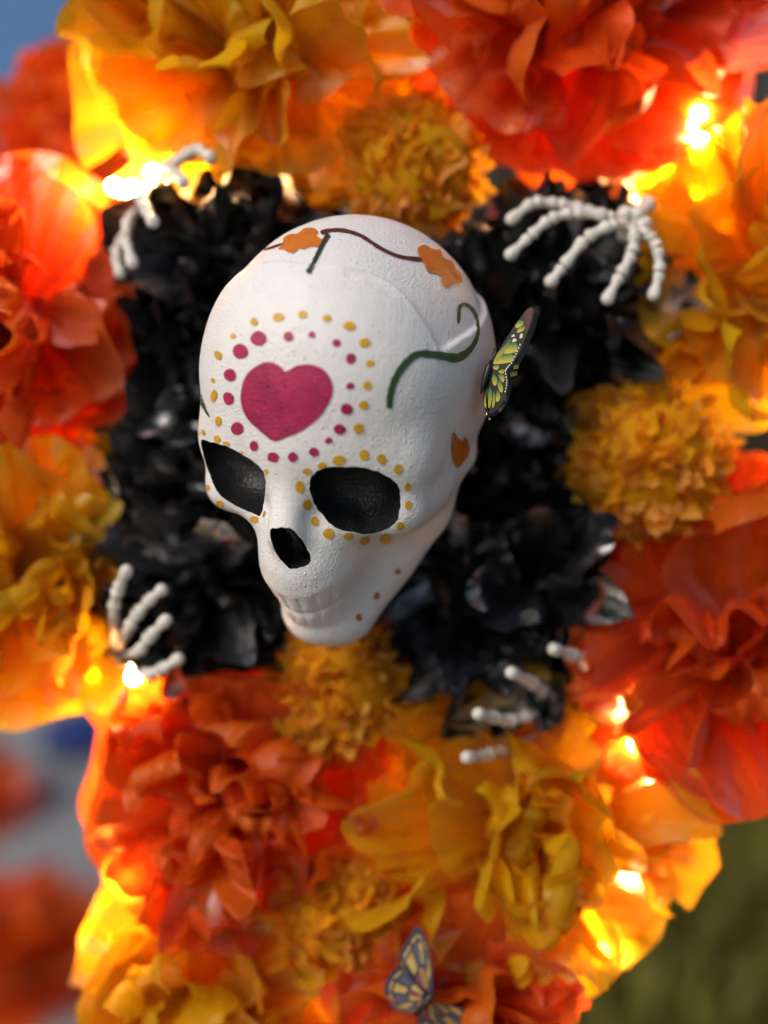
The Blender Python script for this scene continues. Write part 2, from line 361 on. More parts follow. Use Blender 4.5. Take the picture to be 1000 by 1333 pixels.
def smooth_closed(pts, n=6):
    out = []; m = len(pts)
    for i in range(m):
        p0, p1, p2, p3 = [Vector(pts[(i+k-1) % m]) for k in range(4)]
        for j in range(n):
            t = j/n; out.append(.5*((2*p1)+(p2-p0)*t+(2*p0-5*p1+4*p2-p3)*t*t+(3*p1-p0-3*p2+p3)*t**3))
    return out
def smooth_open(pts, n=6):
    pts = [Vector(p) for p in pts]; q = [pts[0]*2-pts[1]]+pts+[pts[-1]*2-pts[-2]]; out = []
    for i in range(1, len(q)-2):
        p0, p1, p2, p3 = q[i-1:i+3]
        for j in range(n):
            t = j/n; out.append(.5*((2*p1)+(p2-p0)*t+(2*p0-5*p1+4*p2-p3)*t*t+(3*p1-p0-3*p2+p3)*t**3))
    out.append(pts[-1]); return out
def cutter(outline, depth, bias):
    ring = [hit(*Z(*p), bv0)[0] for p in smooth_closed(outline, 5)]
    ring = [r for r in ring if r is not None]
    c = sum(ring, Vector())/len(ring)
    nrm = sum((bv0.find_nearest(r)[1] for r in ring), Vector()).normalized()
    ax = (nrm*(1-bias)+(EYE-c).normalized()*bias).normalized()
    V = []; F = []; m = len(ring)
    rn = random.Random(3)
    ring = [r+(r-c).normalized()*rn.uniform(-.0003, .0003) for r in ring]
    for sc_, dp in ((1.0, -.02), (1.0, 0), (.97, .3), (.88, .62), (.7, .85), (.4, .97)):
        for r in ring:
            q = r-ax*(dp*depth if dp > 0 else dp)
            cc = c-ax*(dp*depth if dp > 0 else dp)
            flat = q-ax*((q-cc).dot(ax))*min(1, max(dp, 0)*1.2)
            V.append(cc+(flat-cc)*sc_)
    for i in range(5):
        for k in range(m): F.append((i*m+k, i*m+(k+1) % m, (i+1)*m+(k+1) % m, (i+1)*m+k))
    V.append(c-ax*depth); e = len(V)-1
    F.append(tuple(range(m)))
    for k in range(m): F.append((5*m+k, 5*m+(k+1) % m, e))
    me = bpy.data.meshes.new('cut'); me.from_pydata([tuple(v) for v in V], [], F); me.update()
    bm = bmesh.new(); bm.from_mesh(me); bmesh.ops.triangulate(bm, faces=[f for f in bm.faces if len(f.verts) > 4]); bmesh.ops.recalc_face_normals(bm, faces=bm.faces); bm.to_mesh(me); bm.free()
    me.materials.append(M_FOAM); me.materials.append(M_SOCK)
    for p in me.polygons: p.material_index = 1
    return me, c
EYE_R = [(353, 780), (362, 750), (395, 733), (450, 730), (510, 735), (560, 755), (590, 785), (594, 830), (588, 868), (560, 895), (510, 908), (470, 903), (420, 890), (385, 855), (362, 820)]
EYE_L = [(65, 660), (85, 662), (130, 675), (180, 700), (220, 730), (236, 760), (233, 810), (222, 858), (190, 848), (150, 830), (112, 800), (88, 750), (72, 700)]
NOSE = [(248, 900), (262, 892), (300, 893), (325, 915), (345, 945), (357, 975), (343, 992), (303, 1000), (275, 975), (255, 940)]
tmp = bpy.data.objects.new('tmp', sk_me); col.objects.link(tmp)
cuts = []; centres = []
for outl, dep, bias in ((EYE_R, .026, .35), (EYE_L, .024, .45), (NOSE, .020, .4)):
    me, c = cutter(outl, dep, bias); o = bpy.data.objects.new('cut', me); col.objects.link(o); cuts.append(o); centres.append(c)
    md = tmp.modifiers.new('b', 'BOOLEAN'); md.operation = 'DIFFERENCE'; md.object = o; md.solver = 'EXACT'
bpy.context.view_layer.update()
cut_me = bpy.data.meshes.new_from_object(tmp.evaluated_get(bpy.context.evaluated_depsgraph_get()))
for o in cuts+[tmp]: bpy.data.objects.remove(o)
cv = np.empty(len(cut_me.vertices)*3); cut_me.vertices.foreach_get('co', cv); cv = cv.reshape(-1, 3)
polys = [(tuple(p.vertices), p.material_index) for p in cut_me.polygons]
print('skull faces', len(polys), 'socket', sum(1 for p in polys if p[1]))
base = HEAD.translation.copy()
skull = empty('skull', FRAME @ Matrix.Translation(base))
tag(skull, 'white foam skull with painted crimson heart, yellow dots and vines', 'skull')
bl = np.array(base)
def sub_mesh(name, fs, mat, parent):
    ids = sorted({i for f in fs for i in f}); mp = {i: k for k, i in enumerate(ids)}
    return mesh_obj(name, [cv[i]-bl for i in ids], [[mp[i] for i in f] for f in fs], mat, parent)
sub_mesh('skull_shell', [f for f, m in polys if m == 0], M_FOAM, skull)
sf = [[], [], []]
for f, m in polys:
    if m:
        c = cv[list(f)].mean(0); k = int(np.argmin([np.linalg.norm(c-np.array(q)) for q in centres])); sf[k].append(f)
for nm, fs in zip(('eye_socket', 'eye_socket', 'nose_cavity'), sf):
    if fs: sub_mesh(nm, fs, M_SOCK, skull)
nr0 = [hit(*Z(*p), bv0)[0] for p in ((285, 893), (296, 930), (306, 965), (312, 996))]
nd = (rot_head() @ Vector((0, 0, 1)))
v_, f_ = tube([p-nd*k-base for p, k in zip(nr0, (.003, .0075, .010, .011))], [.0016, .0017, .0016, .0012], 10)
mesh_obj('nasal_ridge', v_, f_, M_SOCK, skull)
bv = BVHTree.FromPolygons([Vector(v) for v in cv], [f for f, m in polys])
LIFT = [0]
def decal(name, poly, mat, step=3.0, lift=.00035):
    """paint lying on the foam: the outline is triangulated and every point is set on the skull's surface"""
    LIFT[0] = (LIFT[0]+1) % 5
    lift = lift+LIFT[0]*.00003
    poly = [Vector((p[0], p[1])) for p in poly]; n = len(poly)
    xs = [p.x for p in poly]; ys = [p.y for p in poly]
    pts = list(poly)
    def inside(x, y):
        c = False
        for i in range(n):
            a, b = poly[i], poly[i-1]
            if (a.y > y) != (b.y > y) and x < (b.x-a.x)*(y-a.y)/(b.y-a.y)+a.x: c = not c
        return c
    yy = min(ys)+step/2; k = 0
    while yy < max(ys):
        xx = min(xs)+step/2+(k % 2)*step/2
        while xx < max(xs):
            if inside(xx, yy) and min((Vector((xx, yy))-p).length for p in poly) > step*.45: pts.append(Vector((xx, yy)))
            xx += step
        yy += step*.87; k += 1
    v2, e, f, *_ = delaunay_2d_cdt(pts, [(i, (i+1) % n) for i in range(n)], [], 1, 1e-5)
    V = []; last = None; bad = set()
    for i, p in enumerate(v2):
        h, nn = hit(p.x, p.y, bv)
        if h is None or (last is not None and False): bad.add(i); V.append(Vector()); continue
        if nn.dot(EYE-h) < 0: nn = -nn
        V.append(h+nn*lift-base); last = h
    F = []
    for q in f:
        if any(i in bad for i in q): continue
        if max((V[q[i]]-V[q[i-1]]).length for i in range(len(q))) > .014: continue
        a, b, c = V[q[0]], V[q[1]], V[q[2]]
        F.append(q if (b-a).cross(c-a).z > 0 else q[::-1])
    if F: return mesh_obj(name, V, F, mat, skull)
rd = random.Random(11)
def dot(zx, zy, rx, ry=None, mat=M_DYEL, name='painted_dot'):
    ry = ry or rx; a = rd.uniform(-.4, .4); n = 16; pts = []
    k = [rd.uniform(.9, 1.1) for _ in range(n)]
    k = [(k[i-1]+2*k[i]+k[(i+1) % n])/4 for i in range(n)]
    for i in range(n):
        q = 2*math.pi*i/n; x, y = rx*math.cos(q)*k[i], ry*math.sin(q)*k[i]
        pts.append(Z(zx+x*math.cos(a)-y*math.sin(a), zy+x*math.sin(a)+y*math.cos(a)))
    decal(name, pts, mat, step=3.0)
def stroke(name, pts, widths, mat):
    q = smooth_open(pts, 6); n = len(q); l = []; r = []
    for i, p in enumerate(q):
        t = (q[min(i+1, n-1)]-q[max(i-1, 0)]).normalized(); nn = Vector((-t.y, t.x))
        f = i/(n-1)*(len(widths)-1); j = min(int(f), len(widths)-2); w = widths[j]+(widths[j+1]-widths[j])*(f-j)
        w *= 1+.08*math.sin(i*1.7)+rd.uniform(-.05, .05)
        if i in (0, n-1): w *= .45
        l.append(p+nn*w/2); r.append(p-nn*w/2)
    decal(name, [Z(*p) for p in l+r[::-1]], mat, step=3.0)
heart = [(290, 476), (272, 460), (245, 451), (213, 462), (186, 487), (173, 525), (173, 565), (190, 603), (222, 634), (258, 661), (290, 652), (335, 632), (378, 598), (404, 560), (415, 525), (408, 494), (388, 470), (355, 458), (318, 462)]
decal('painted_heart', [Z(*p) for p in smooth_closed(heart, 5)], M_PINK, step=4)
for q in [(218, 389, 21, 20), (170, 424, 21, 20), (143, 486, 16, 16), (139, 548, 14, 18), (162, 628, 17, 17), (206, 674, 11, 14), (257, 704, 15, 13), (309, 703, 13, 13), (365, 691, 14, 12), (404, 660, 10, 8), (433, 629, 15, 14), (451, 576, 16, 15), (461, 515, 11, 9), (463, 442, 14, 14), (425, 401, 11, 11), (360, 379, 9, 9), (298, 384, 13, 13)]:
    dot(*q, mat=M_PINK)
for q in [(207, 345, 9, 10), (271, 333, 15, 12), (335, 326, 12, 10), (399, 336, 12, 9), (459, 356, 16, 12), (499, 400, 15, 12), (514, 455, 11, 9), (507, 514, 12, 12), (497, 565, 13, 12), (484, 628, 14, 14), (112, 434, 9, 12), (151, 383, 7, 7), (98, 500, 5, 6), (100, 541, 8, 16), (112, 608, 8, 13),
          (347, 741, 13, 8), (386, 726, 12, 8), (431, 713, 18, 13), (498, 698, 12, 14), (545, 710, 12, 15), (588, 736, 11, 13), (614, 783, 9, 11), (615, 832, 9, 12), (594, 887, 10, 11), (555, 921, 16, 13), (499, 926, 13, 10), (456, 914, 13, 9), (404, 907, 15, 14), (367, 875, 11, 13), (347, 830, 12, 14), (327, 783, 11, 17)]:
    dot(*q, mat=M_DYEL)
for q in [(60, 640, 3, 5), (72, 638, 5, 8), (109, 656, 8, 10), (133, 669, 9, 7), (172, 692, 8, 5), (237, 743, 6, 8), (70, 745, 4, 7), (83, 785, 6, 8), (115, 828, 10, 10), (159, 856, 13, 8), (207, 870, 11, 9), (233, 855, 3, 9)]:
    dot(*q, mat=M_DYEL)
for q in [(587, 1008, 9, 8), (531, 1072, 8, 10), (483, 1130, 8, 10)]: dot(*q, mat=M_DORA)
stroke('painted_vine', [(565, 575), (567, 540), (579, 500), (604, 460), (640, 431), (690, 433), (745, 440), (780, 416), (798, 382), (799, 345), (786, 313), (766, 299), (751, 307), (748, 350)], [16, 18, 19, 20, 19, 20, 24, 15, 9, 8, 9, 9, 10, 8], M_GREEN)
stroke('painted_vine', [(57, 495), (61, 530), (71, 565), (88, 597)], [5, 8, 9, 4], M_GREEN)
stroke('painted_twig', [(383, 110), (410, 103), (445, 104), (490, 118), (540, 150), (590, 172), (652, 181)], [14, 9, 10, 10, 10, 9, 12], M_BROWN)
stroke('painted_stem', [(404, 113), (391, 135), (376, 165), (364, 190), (349, 217)], [14, 12, 12, 11, 17], M_STEM)
stroke('painted_twig', [(160, 188), (185, 174), (215, 161), (285, 138)], [4, 4, 4, 5], M_BROWN)
decal('painted_blossom', [Z(*p) for p in smooth_closed([(270, 152), (283, 140), (286, 122), (305, 113), (322, 112), (340, 98), (365, 97), (376, 108), (372, 118), (387, 128), (378, 147), (355, 146), (340, 153), (325, 152), (312, 164), (296, 160), (284, 154)], 4)], M_DORA, 4)
decal('painted_blossom', [Z(*p) for p in smooth_closed([(640, 150), (660, 142), (680, 153), (700, 155), (708, 175), (732, 186), (741, 205), (752, 215), (757, 240), (730, 247), (716, 256), (704, 243), (702, 226), (686, 217), (668, 215), (660, 196), (646, 178)], 4)], M_DORA, 4)
decal('painted_leaf', [Z(*p) for p in smooth_closed([(733, 638), (746, 652), (757, 660), (768, 652), (778, 688), (765, 712), (748, 732), (737, 720), (730, 690)], 4)], M_DORA, 4)

# ------------------------------------------------------------------ plastic flowers
def petal_mesh(name, L, w, bend, npl, amp, curl, cr, rng, mat, nu=30, nv=14, v0=.05, acc=0.0, accf=16, strap=0.0):
    u = np.linspace(-1, 1, nu); v = np.linspace(v0, 1, nv)
    U, V = np.meshgrid(u, v, indexing='ij')
    def tri(x): return np.arcsin(np.sin(x))*2/math.pi
    pl = np.zeros_like(U)
    for k in range(3):
        f = npl*rng.uniform(.5, 1.5)*(1+.5*k); a = rng.uniform(.5, 1)/(1+.7*k)
        pl += a*(.55*np.sin(U*f+rng.uniform(0, 6.28)+V*rng.uniform(-1.2, 1.2))+.45*tri(U*f*1.2+rng.uniform(0, 6.28)+V*rng.uniform(-.8, .8)))
    edge = 1+.07*np.sin(U*rng.uniform(2, 4)+rng.uniform(0, 6.28))+.03*np.sin(U*rng.uniform(7, 13)+rng.uniform(0, 6.28))-.10*np.abs(U)**4
    cb = bend*(1+.35*np.sin(U*rng.uniform(1, 2.5)+rng.uniform(0, 6.28)))
    ev = cb*V**1.2+curl*np.clip((V-.68)/.32, 0, 1)**1.5*(1+.9*np.sin(U*rng.uniform(2, 5)+rng.uniform(0, 6.28)))
    dv = np.diff(np.concatenate([[0], v]))
    X = np.cumsum(np.cos(ev)*dv, axis=1); H = np.cumsum(np.sin(ev)*dv, axis=1)
    crp = np.zeros_like(U)
    for k in range(5):
        a = rng.normal(size=2); a /= np.linalg.norm(a); f = rng.uniform(4, 11)
        crp += (np.abs(np.sin((U*a[0]*w*1.2+V*a[1])*f+rng.uniform(0, 6.28)))-.6)/5
    af = accf*rng.uniform(.75, 1.25)*w
    ac = tri(U*af+.9*np.sin(U*rng.uniform(1.5, 3)+rng.uniform(0, 6.28))+V*rng.uniform(-.6, .6))*(.6+.4*np.sin(U*rng.uniform(2, 4)+rng.uniform(0, 6.28)))
    h = amp*V**1.3*pl+cr*crp*np.clip(V*2, 0, 1)+acc*ac*V**.8
    th = U*w*(1-.25*amp*0)
    px = X*edge*np.cos(th)-np.sin(ev)*h; py = ((1-strap)*V+strap*np.minimum(V*3, .75))*edge*np.sin(th)+.3*h*np.cos(th*3); pz = H*edge+np.cos(ev)*h
    co = np.stack([px, py, pz], -1).reshape(-1, 3)*L
    me = bpy.data.meshes.new(name); me.from_pydata(co.tolist(), [], grid_faces(nu, nv)); me.polygons.foreach_set('use_smooth', [True]*len(me.polygons)); me.update(); me.materials.append(mat)
    return me
rng = np.random.default_rng(21)
LIB = {}
for key, mat in (('yellow', M_YEL), ('red', M_RED)):
    LIB[key] = dict(
        outer=[petal_mesh('petal', 1, rng.uniform(.85, 1.25), rng.uniform(.0, .4), rng.uniform(3, 6), rng.uniform(.03, .05), rng.uniform(-.3, .5), .02, rng, mat, 76, 12, .05, .022, 22) for _ in range(10)],
        mid=[petal_mesh('petal', 1, rng.uniform(.35, .75), rng.uniform(-.1, .7), rng.uniform(3, 6), rng.uniform(.05, .09), rng.uniform(-.5, 1.2), .04, rng, mat, 54, 16, .05, .03, 20, .3) for _ in range(14)],
        inner=[petal_mesh('petal', 1, rng.uniform(.22, .5), rng.uniform(-.3, 1.1), rng.uniform(2, 4.5), rng.uniform(.06, .12), rng.uniform(-.8, 2.6), .05, rng, mat, 26, 22, .05, .02, 20, .7) for _ in range(20)])
LIB['black'] = dict(
    outer=[petal_mesh('petal', 1, rng.uniform(.5, .9), rng.uniform(.0, .4), rng.uniform(3, 6), rng.uniform(.05, .09), rng.uniform(-.2, .8), .05, rng, M_BLK, 44, 14, .05, .035, 18) for _ in range(10)],
    mid=[petal_mesh('petal', 1, rng.uniform(.4, .7), rng.uniform(-.2, .7), rng.uniform(2, 4.5), rng.uniform(.05, .09), rng.uniform(-.4, 1.1), .06, rng, M_BLK, 34, 18, .05, .03, 18, .5) for _ in range(12)],
    inner=[petal_mesh('petal', 1, rng.uniform(.3, .55), rng.uniform(-.5, .9), rng.uniform(2, 4), rng.uniform(.05, .10), rng.uniform(-.8, 1.8), .06, rng, M_BLK, 30, 20, .05, .02, 14, .8) for _ in range(14)])
LIB['marigold'] = dict(tip=[petal_mesh('petal', 1, rng.uniform(.14, .24), rng.uniform(-.2, .4), rng.uniform(6, 11), rng.uniform(.02, .05), rng.uniform(-.8, 1.2), .03, rng, M_MAR, 12, 7, .3) for _ in range(10)])
def put(me, parent, az, el, s, roll=0., base=(0, 0, 0), sy=1.0):
    o = bpy.data.objects.new('petal', me); col.objects.link(o); o.parent = parent
    o.matrix_local = Matrix.Translation(base) @ Matrix.Rotation(az, 4, 'Z') @ Matrix.Rotation(-el, 4, 'Y') @ Matrix.Rotation(roll, 4, 'X') @ Matrix.Diagonal((s, s*sy, s, 1))
    return o
def frame_at(p, tilt):                     # a flower's own axes: base on the wreath, facing out and leaning by tilt (x, y)
    return FRAME @ Matrix.Translation(p) @ Matrix.Rotation(tilt[1], 4, 'X') @ Matrix.Rotation(tilt[0], 4, 'Y')
def pompom(x, y, z, rad, kind, label, tilt=(0, 0), seed=1, counts=(7, 10, 15, 9), flat=1.0, name='plastic_flower', group=None, mat=None):
    r = np.random.default_rng(seed)
    f = empty(name, mat or frame_at(P(x, y, z), tilt)); rad = rad*S*(D-z)/D if mat is None else rad
    tag(f, label, 'flower', group)
    lib = LIB[kind]
    spin = r.uniform(0, 6.28)
    for k, (n, els, ls, part, rl) in enumerate(((counts[0]-1, (-8, 4), (.95, 1.08), 'outer', .15), (counts[0]-2, (6, 24), (.88, 1.05), 'outer', .3), (counts[1], (10, 36), (.84, 1.06), 'mid', .7), (counts[2], (18, 52), (.82, 1.08), 'inner', 1.1), (counts[3], (45, 90), (.6, .95), 'inner', 1.5))):
        for i in range(n):
            az = spin+k*.7+2*math.pi*(i+r.uniform(-.5, .5))/n
            put(lib[part][r.integers(len(lib[part]))], f, az, R(r.uniform(*els))*flat, rad*r.uniform(*ls), r.uniform(-rl, rl), (rad*.12*r.normal()*(k > 1), rad*.12*r.normal()*(k > 1), rad*.03*k), r.uniform(.8, 1.25))
    return f
def marigold(x, y, z, rad, label, tilt=(0, 0), seed=1, n=230, mat=None):
    r = np.random.default_rng(seed)
    f = empty('marigold_flower', mat or frame_at(P(x, y, z), tilt)); rad = rad*S*(D-z)/D if mat is None else rad
    tag(f, label, 'flower')
    V, F = sphere_mesh(rad*.78, 16, 10, .9)
    V = [Vector(v)*(1+.2*noise.noise(Vector(v)/rad*5)) for v in V]
    mesh_obj('crevice_fill_core', V, F, M_MAR, f)  # added amber core that fills the dark crevices between petals
    for i in range(n):
        c = i/n; el = math.asin(min(.99, c*1.02))
        put(LIB['marigold']['tip'][r.integers(10)], f, i*2.39996+r.uniform(-.2, .2), el+r.uniform(-.1, .1), rad*r.uniform(.78, 1.08)*(1-.2*c), r.uniform(-.9, .9), (0, 0, 0), r.uniform(.8, 1.3))
    return f
BZ = -.035
pompom(325, 75, BZ, 225, 'yellow', 'big yellow plastic flower above the upper left black flower, lit through at its outer edge', (-.05, -.1), 31)
pompom(735, 40, BZ, 235, 'red', 'big orange red plastic flower above the skeleton hand with spread fingers', (.05, -.1), 32)
pompom(992, 355, BZ, 205, 'yellow', 'yellow plastic flower between the spread skeleton hand and a marigold', (.1, 0), 33)
pompom(928, 820, BZ, 220, 'red', 'orange red plastic flower below the marigold beside the lower right black flower', (.1, .0), 34)
pompom(668, 1062, BZ, 212, 'yellow', 'yellow plastic flower beneath the lower right black flower, glowing at its rim', (0, .05), 35)
pompom(310, 1020, BZ, 195, 'red', 'orange red plastic flower under the lower left black flower', (-.05, .1), 36)
pompom(28, 738, BZ, 190, 'yellow', 'yellow plastic flower touching the hand of three parallel bone fingers', (-.1, 0), 37)
pompom(25, 410, BZ, 195, 'red', 'orange red plastic flower beside the upper left black flower', (-.1, 0), 38)
pompom(290, 1300, BZ-.01, 185, 'yellow', 'yellow plastic flower below an orange red one at the wreath foot', (0, .15), 39)
pompom(590, 1305, BZ+.022, 165, 'red', 'orange red plastic flower with a patterned butterfly on it', (0, .15), 40)
BC = (9, 11, 12, 8)
pompom(310, 385, BZ, 168, 'black', 'glossy black plastic flower by the skull forehead beneath big yellow flower', (-.1, -.1), 51, BC)
pompom(725, 408, BZ, 172, 'black', 'glossy black plastic flower under the spread skeleton hand', (.1, -.05), 52, BC)
pompom(645, 775, BZ, 174, 'black', 'glossy black plastic flower beside the skull jaw and below the marigold', (.05, .1), 53, BC)
pompom(278, 738, BZ, 165, 'black', 'glossy black plastic flower beside the skull cheek and three parallel bone fingers', (-.05, .1), 54, BC)
pompom(400, 555, BZ-.012, 215, 'black', 'glossy black plastic flower behind the skull', (0, 0), 55, BC)
pompom(228, 580, BZ-.008, 108, 'black', 'small glossy black plastic flower wedged between two black flowers and an orange red one', (-.05, 0), 56, BC)
pompom(700, 600, BZ-.01, 105, 'black', 'small black filler flower added to keep a gap dark between two black flowers below the green butterfly', (.05, 0), 57, BC)  # added filler, black in place of a dark gap
marigold(535, 225, -.01, 108, 'small ruffled marigold flower touching the top of the skull', (0, -.1), 61)
marigold(838, 605, -.008, 122, 'small ruffled marigold flower between two black flowers and a yellow one', (.1, 0), 62)
marigold(440, 895, -.012, 98, 'small ruffled marigold flower under the skull chin', (0, .1), 63)
marigold(445, 1180, -.012, 92, 'small ruffled marigold flower between two yellow flowers below an orange red one', (0, .1), 64)

# ------------------------------------------------------------------ string of lights behind the flowers
mb, nt, out = newmat('warm_bulb_glow')
em = N(nt, 'ShaderNodeEmission', Strength=310.0); em.inputs[0].default_value = (1, .57, .22, 1); nt.links.new(em.outputs[0], out.inputs[0])
M_SOCKET = plain('black_bulb_socket', (.02, .02, .02), .5)
HID = -.056  # depth of bulbs out of view, many added to brighten the petals from behind
BULBS = [(640, 20, HID), (560, 60, HID), (480, 30, HID), (420, 110, HID), (350, 30, HID), (330, 130, HID), (250, 50, HID), (206, 168, -.012), (206, 192, -.008), (200, 226, -.004), (172, 246, -.006), (149, 243, -.008), (100, 262, -.04), (40, 300, HID), (100, 380, HID), (20, 430, HID), (110, 500, HID), (0, 560, HID), (60, 650, HID), (0, 740, HID), (110, 770, HID), (50, 830, HID), (120, 880, -.05), (174, 881, .006), (185, 960, HID), (300, 990, HID), (250, 1040, HID), (380, 1060, HID), (290, 1120, HID), (190, 1090, HID), (165, 1144, .0), (160, 1230, HID), (260, 1220, HID), (370, 1270, HID), (250, 1330, HID), (400, 1345, HID), (560, 1330, HID),
         (690, 1310, HID), (784, 1238, -.002), (720, 1190, HID), (580, 1150, HID), (550, 1075, HID), (660, 1070, HID), (790, 1120, HID), (850, 1090, -.06), (735, 1015, HID), (812, 1000, -.05), (826, 972, -.004), (880, 990, HID), (960, 920, HID), (835, 885, -.03), (800, 850, -.03), (960, 810, HID), (880, 740, HID), (1000, 700, HID), (1060, 560, HID), (990, 400, HID), (905, 350, HID), (940, 290, -.03), (905, 255, -.03), (868, 225, -.03), (950, 220, -.045), (912, 185, -.008), (910, 150, -.010), (930, 60, -.035), (870, 50, HID), (850, 190, -.04), (790, 110, HID), (720, 190, -.04), (720, 40, HID)]
sl = empty('string_lights', FRAME @ Matrix.Translation(P(500, 666, -.04)))
tag(sl, 'string of warm lit bulbs glowing between and behind the flowers', 'string lights')
o0 = P(500, 666, -.04)
pts = [P(*b)-o0 for b in BULBS]
V, F = sphere_mesh(.0042, 8, 6); bo = None
V2, F2 = tube([(0, 0, -.011), (0, 0, -.004)], [.0032, .0036])
for i, p in enumerate(pts):
    if bo is None:
        bo = mesh_obj('bulb', V, F, mb, sl); so = mesh_obj('socket', V2, F2, M_SOCKET, bo); b = bo
    else:
        b = bo.copy(); col.objects.link(b); b.parent = sl; s2 = so.copy(); col.objects.link(s2); s2.parent = b
    b.location = p
cp = []
for i in range(len(pts)):
    a = pts[i]-Vector((0, 0, .012)); b = pts[(i+1) % len(pts)]-Vector((0, 0, .012)); m = (a+b)/2; m.z -= .008
    cp += [a, m]
cp = smooth_open(cp, 3); V, F = tube(cp, [.0012]*len(cp), 6); mesh_obj('cord', V, F, M_CORD, sl)

# ------------------------------------------------------------------ skeleton hands
def bone(a, b, r):
    """one finger bone: knobbly ends, slim shaft"""
    prof = [(0, .4), (.05, .8), (.13, 1.0), (.24, .95), (.36, .76), (.5, .68), (.62, .74), (.74, .9), (.85, 1.02), (.93, .86), (1, .4)]
    return tube([a+(b-a)*t for t, _ in prof], [r*k for _, k in prof], 10)
def hand(label, wrist, palm, fingers, r=9.3):
    o = P(*palm); h = empty('skeleton_hand', FRAME @ Matrix.Translation(o))
    tag(h, label, 'skeleton hand', 'plastic skeleton hands holding the black flowers')
    rr = r*S*.95
    V, F = [], []
    w = P(*wrist)-o
    n = len(fingers)
    for k in range(6):                     # carpal lumps
        q = k/6*6.28; c = Vector((math.cos(q), math.sin(q), 0))*rr*1.7
        v, f = sphere_mesh(rr*1.25, 8, 6, .9); off = len(V)
        V += [Vector(p)+c for p in v]; F += [tuple(i+off for i in g) for g in f]
    mesh_obj('wrist_bones', V, F, M_BONE, h)
    v, f = bone(Vector((0, 0, 0)), w, rr*1.3); mesh_obj('forearm_bone', v, f, M_BONE, h)
    for fg in fingers:
        q = [P(*p)-o for p in fg]
        st = q[0].normalized()*rr*1.5
        m0 = bone(st, q[0], rr*.8); fo = mesh_obj('finger', *m0, M_BONE, h)
        for i in range(len(q)-1):
            v, f = bone(q[i], q[i+1], rr*(1.0-.06*i)); mesh_obj('finger_bone', v, f, M_BONE, fo)
        v, f = sphere_mesh(rr*.95, 10, 7, 1.0); mesh_obj('finger_tip', [Vector(p)+q[-1] for p in v], f, M_BONE, fo)
    return h
def q4(pts, z0, z1, ox, oy, s):
    n = len(pts); return [(ox+x/s, oy+y/s, z0+(z1-z0)*i/max(1, n-1)) for i, (x, y) in enumerate(pts)]
A = (640, 230, 4.0)
hand('ivory plastic skeleton hand with five widely spread fingers under an orange red flower', (846, 262, .02), (822, 292, .035), [
    q4([(470, 165), (340, 140), (215, 130), (105, 220)], .034, .045, *A), q4([(600, 200), (420, 185), (300, 220), (200, 310), (100, 405)], .045, .05, *A),
    q4([(620, 250), (490, 320), (370, 470), (310, 545)], .05, .05, *A), q4([(745, 300), (735, 400), (670, 510), (605, 635)], .05, .05, *A), q4([(820, 300), (865, 370), (878, 500), (845, 615)], .045, .045, *A)])
A = (120, 170, 5.556)
hand('ivory plastic skeleton hand half hidden where white glow breaks through, above black petals', (185, 235, -.04), (196, 250, -.03), [
    q4([(600, 230), (690, 165), (765, 130), (850, 190)], .02, .04, *A), q4([(530, 250), (600, 310), (660, 370)], .02, .04, *A), q4([(350, 480), (395, 580), (440, 660)], .02, .04, *A), q4([(260, 650), (240, 780), (290, 960)], .02, .035, *A), q4([(180, 850), (180, 950), (205, 1030)], .01, .02, *A)])
A = (120, 720, 7.14)
hand('ivory plastic skeleton hand with parallel straight fingers reaching from a yellow flower', (140, 870, -.04), (150, 858, -.03), [
    q4([(200, 520), (240, 330), (320, 165)], .03, .045, *A), q4([(340, 690), (430, 550), (540, 430), (645, 345)], .03, .045, *A), q4([(430, 920), (540, 770), (685, 625)], .03, .045, *A), q4([(520, 1130), (650, 1080), (800, 985)], .03, .04, *A)])
A = (570, 820, 5.0)
hand('ivory plastic skeleton hand poking out from behind glowing orange petals below black flower', (760, 945, -.04), (745, 935, -.03), [
    q4([(960, 190), (860, 160), (755, 125)], .02, .05, *A), q4([(720, 420), (600, 335), (480, 278)], .015, .054, *A), q4([(600, 560), (450, 595), (360, 570), (265, 545)], .015, .052, *A), q4([(450, 780), (310, 820), (190, 828)], .0, .036, *A)])

# ------------------------------------------------------------------ butterflies
def gradmat(name, c0, c1, sc_=60):
    m, nt, out = newmat(name); L = nt.links.new
    b = N(nt, 'ShaderNodeBsdfPrincipled', Roughness=.4)
    tco = N(nt, 'ShaderNodeTexCoord'); nz = N(nt, 'ShaderNodeTexNoise', Scale=sc_, Detail=3.0); L(tco.outputs['Generated'], nz.inputs['Vector'])
    sx = N(nt, 'ShaderNodeSeparateXYZ'); L(tco.outputs['Generated'], sx.inputs[0])
    ad = N(nt, 'ShaderNodeMath', operation='MULTIPLY_ADD'); L(nz.outputs[0], ad.inputs[0]); ad.inputs[1].default_value = .25; L(sx.outputs[1], ad.inputs[2])
    cr = N(nt, 'ShaderNodeValToRGB'); cr.color_ramp.elements[0].position = .25; cr.color_ramp.elements[1].position = 1.0
    cr.color_ramp.elements[0].color = (*c0, 1); cr.color_ramp.elements[1].color = (*c1, 1)
    L(ad.outputs[0], cr.inputs[0]); L(cr.outputs[0], b.inputs['Base Color']); L(b.outputs[0], out.inputs[0])
    return m
M_WBLK = plain('black_wing_print', (.012, .009, .008), .4, ns=200, nvar=.4)
M_WCEL = gradmat('yellow_green_wing_cell', (.62, .52, .05), (.05, .17, .05), 5)
M_WTIP = plain('maroon_wing_tip', (.09, .02, .025), .4, ns=200, nvar=.4)
M_WHT = plain('cream_wing_spot', (.75, .7, .55), .5)
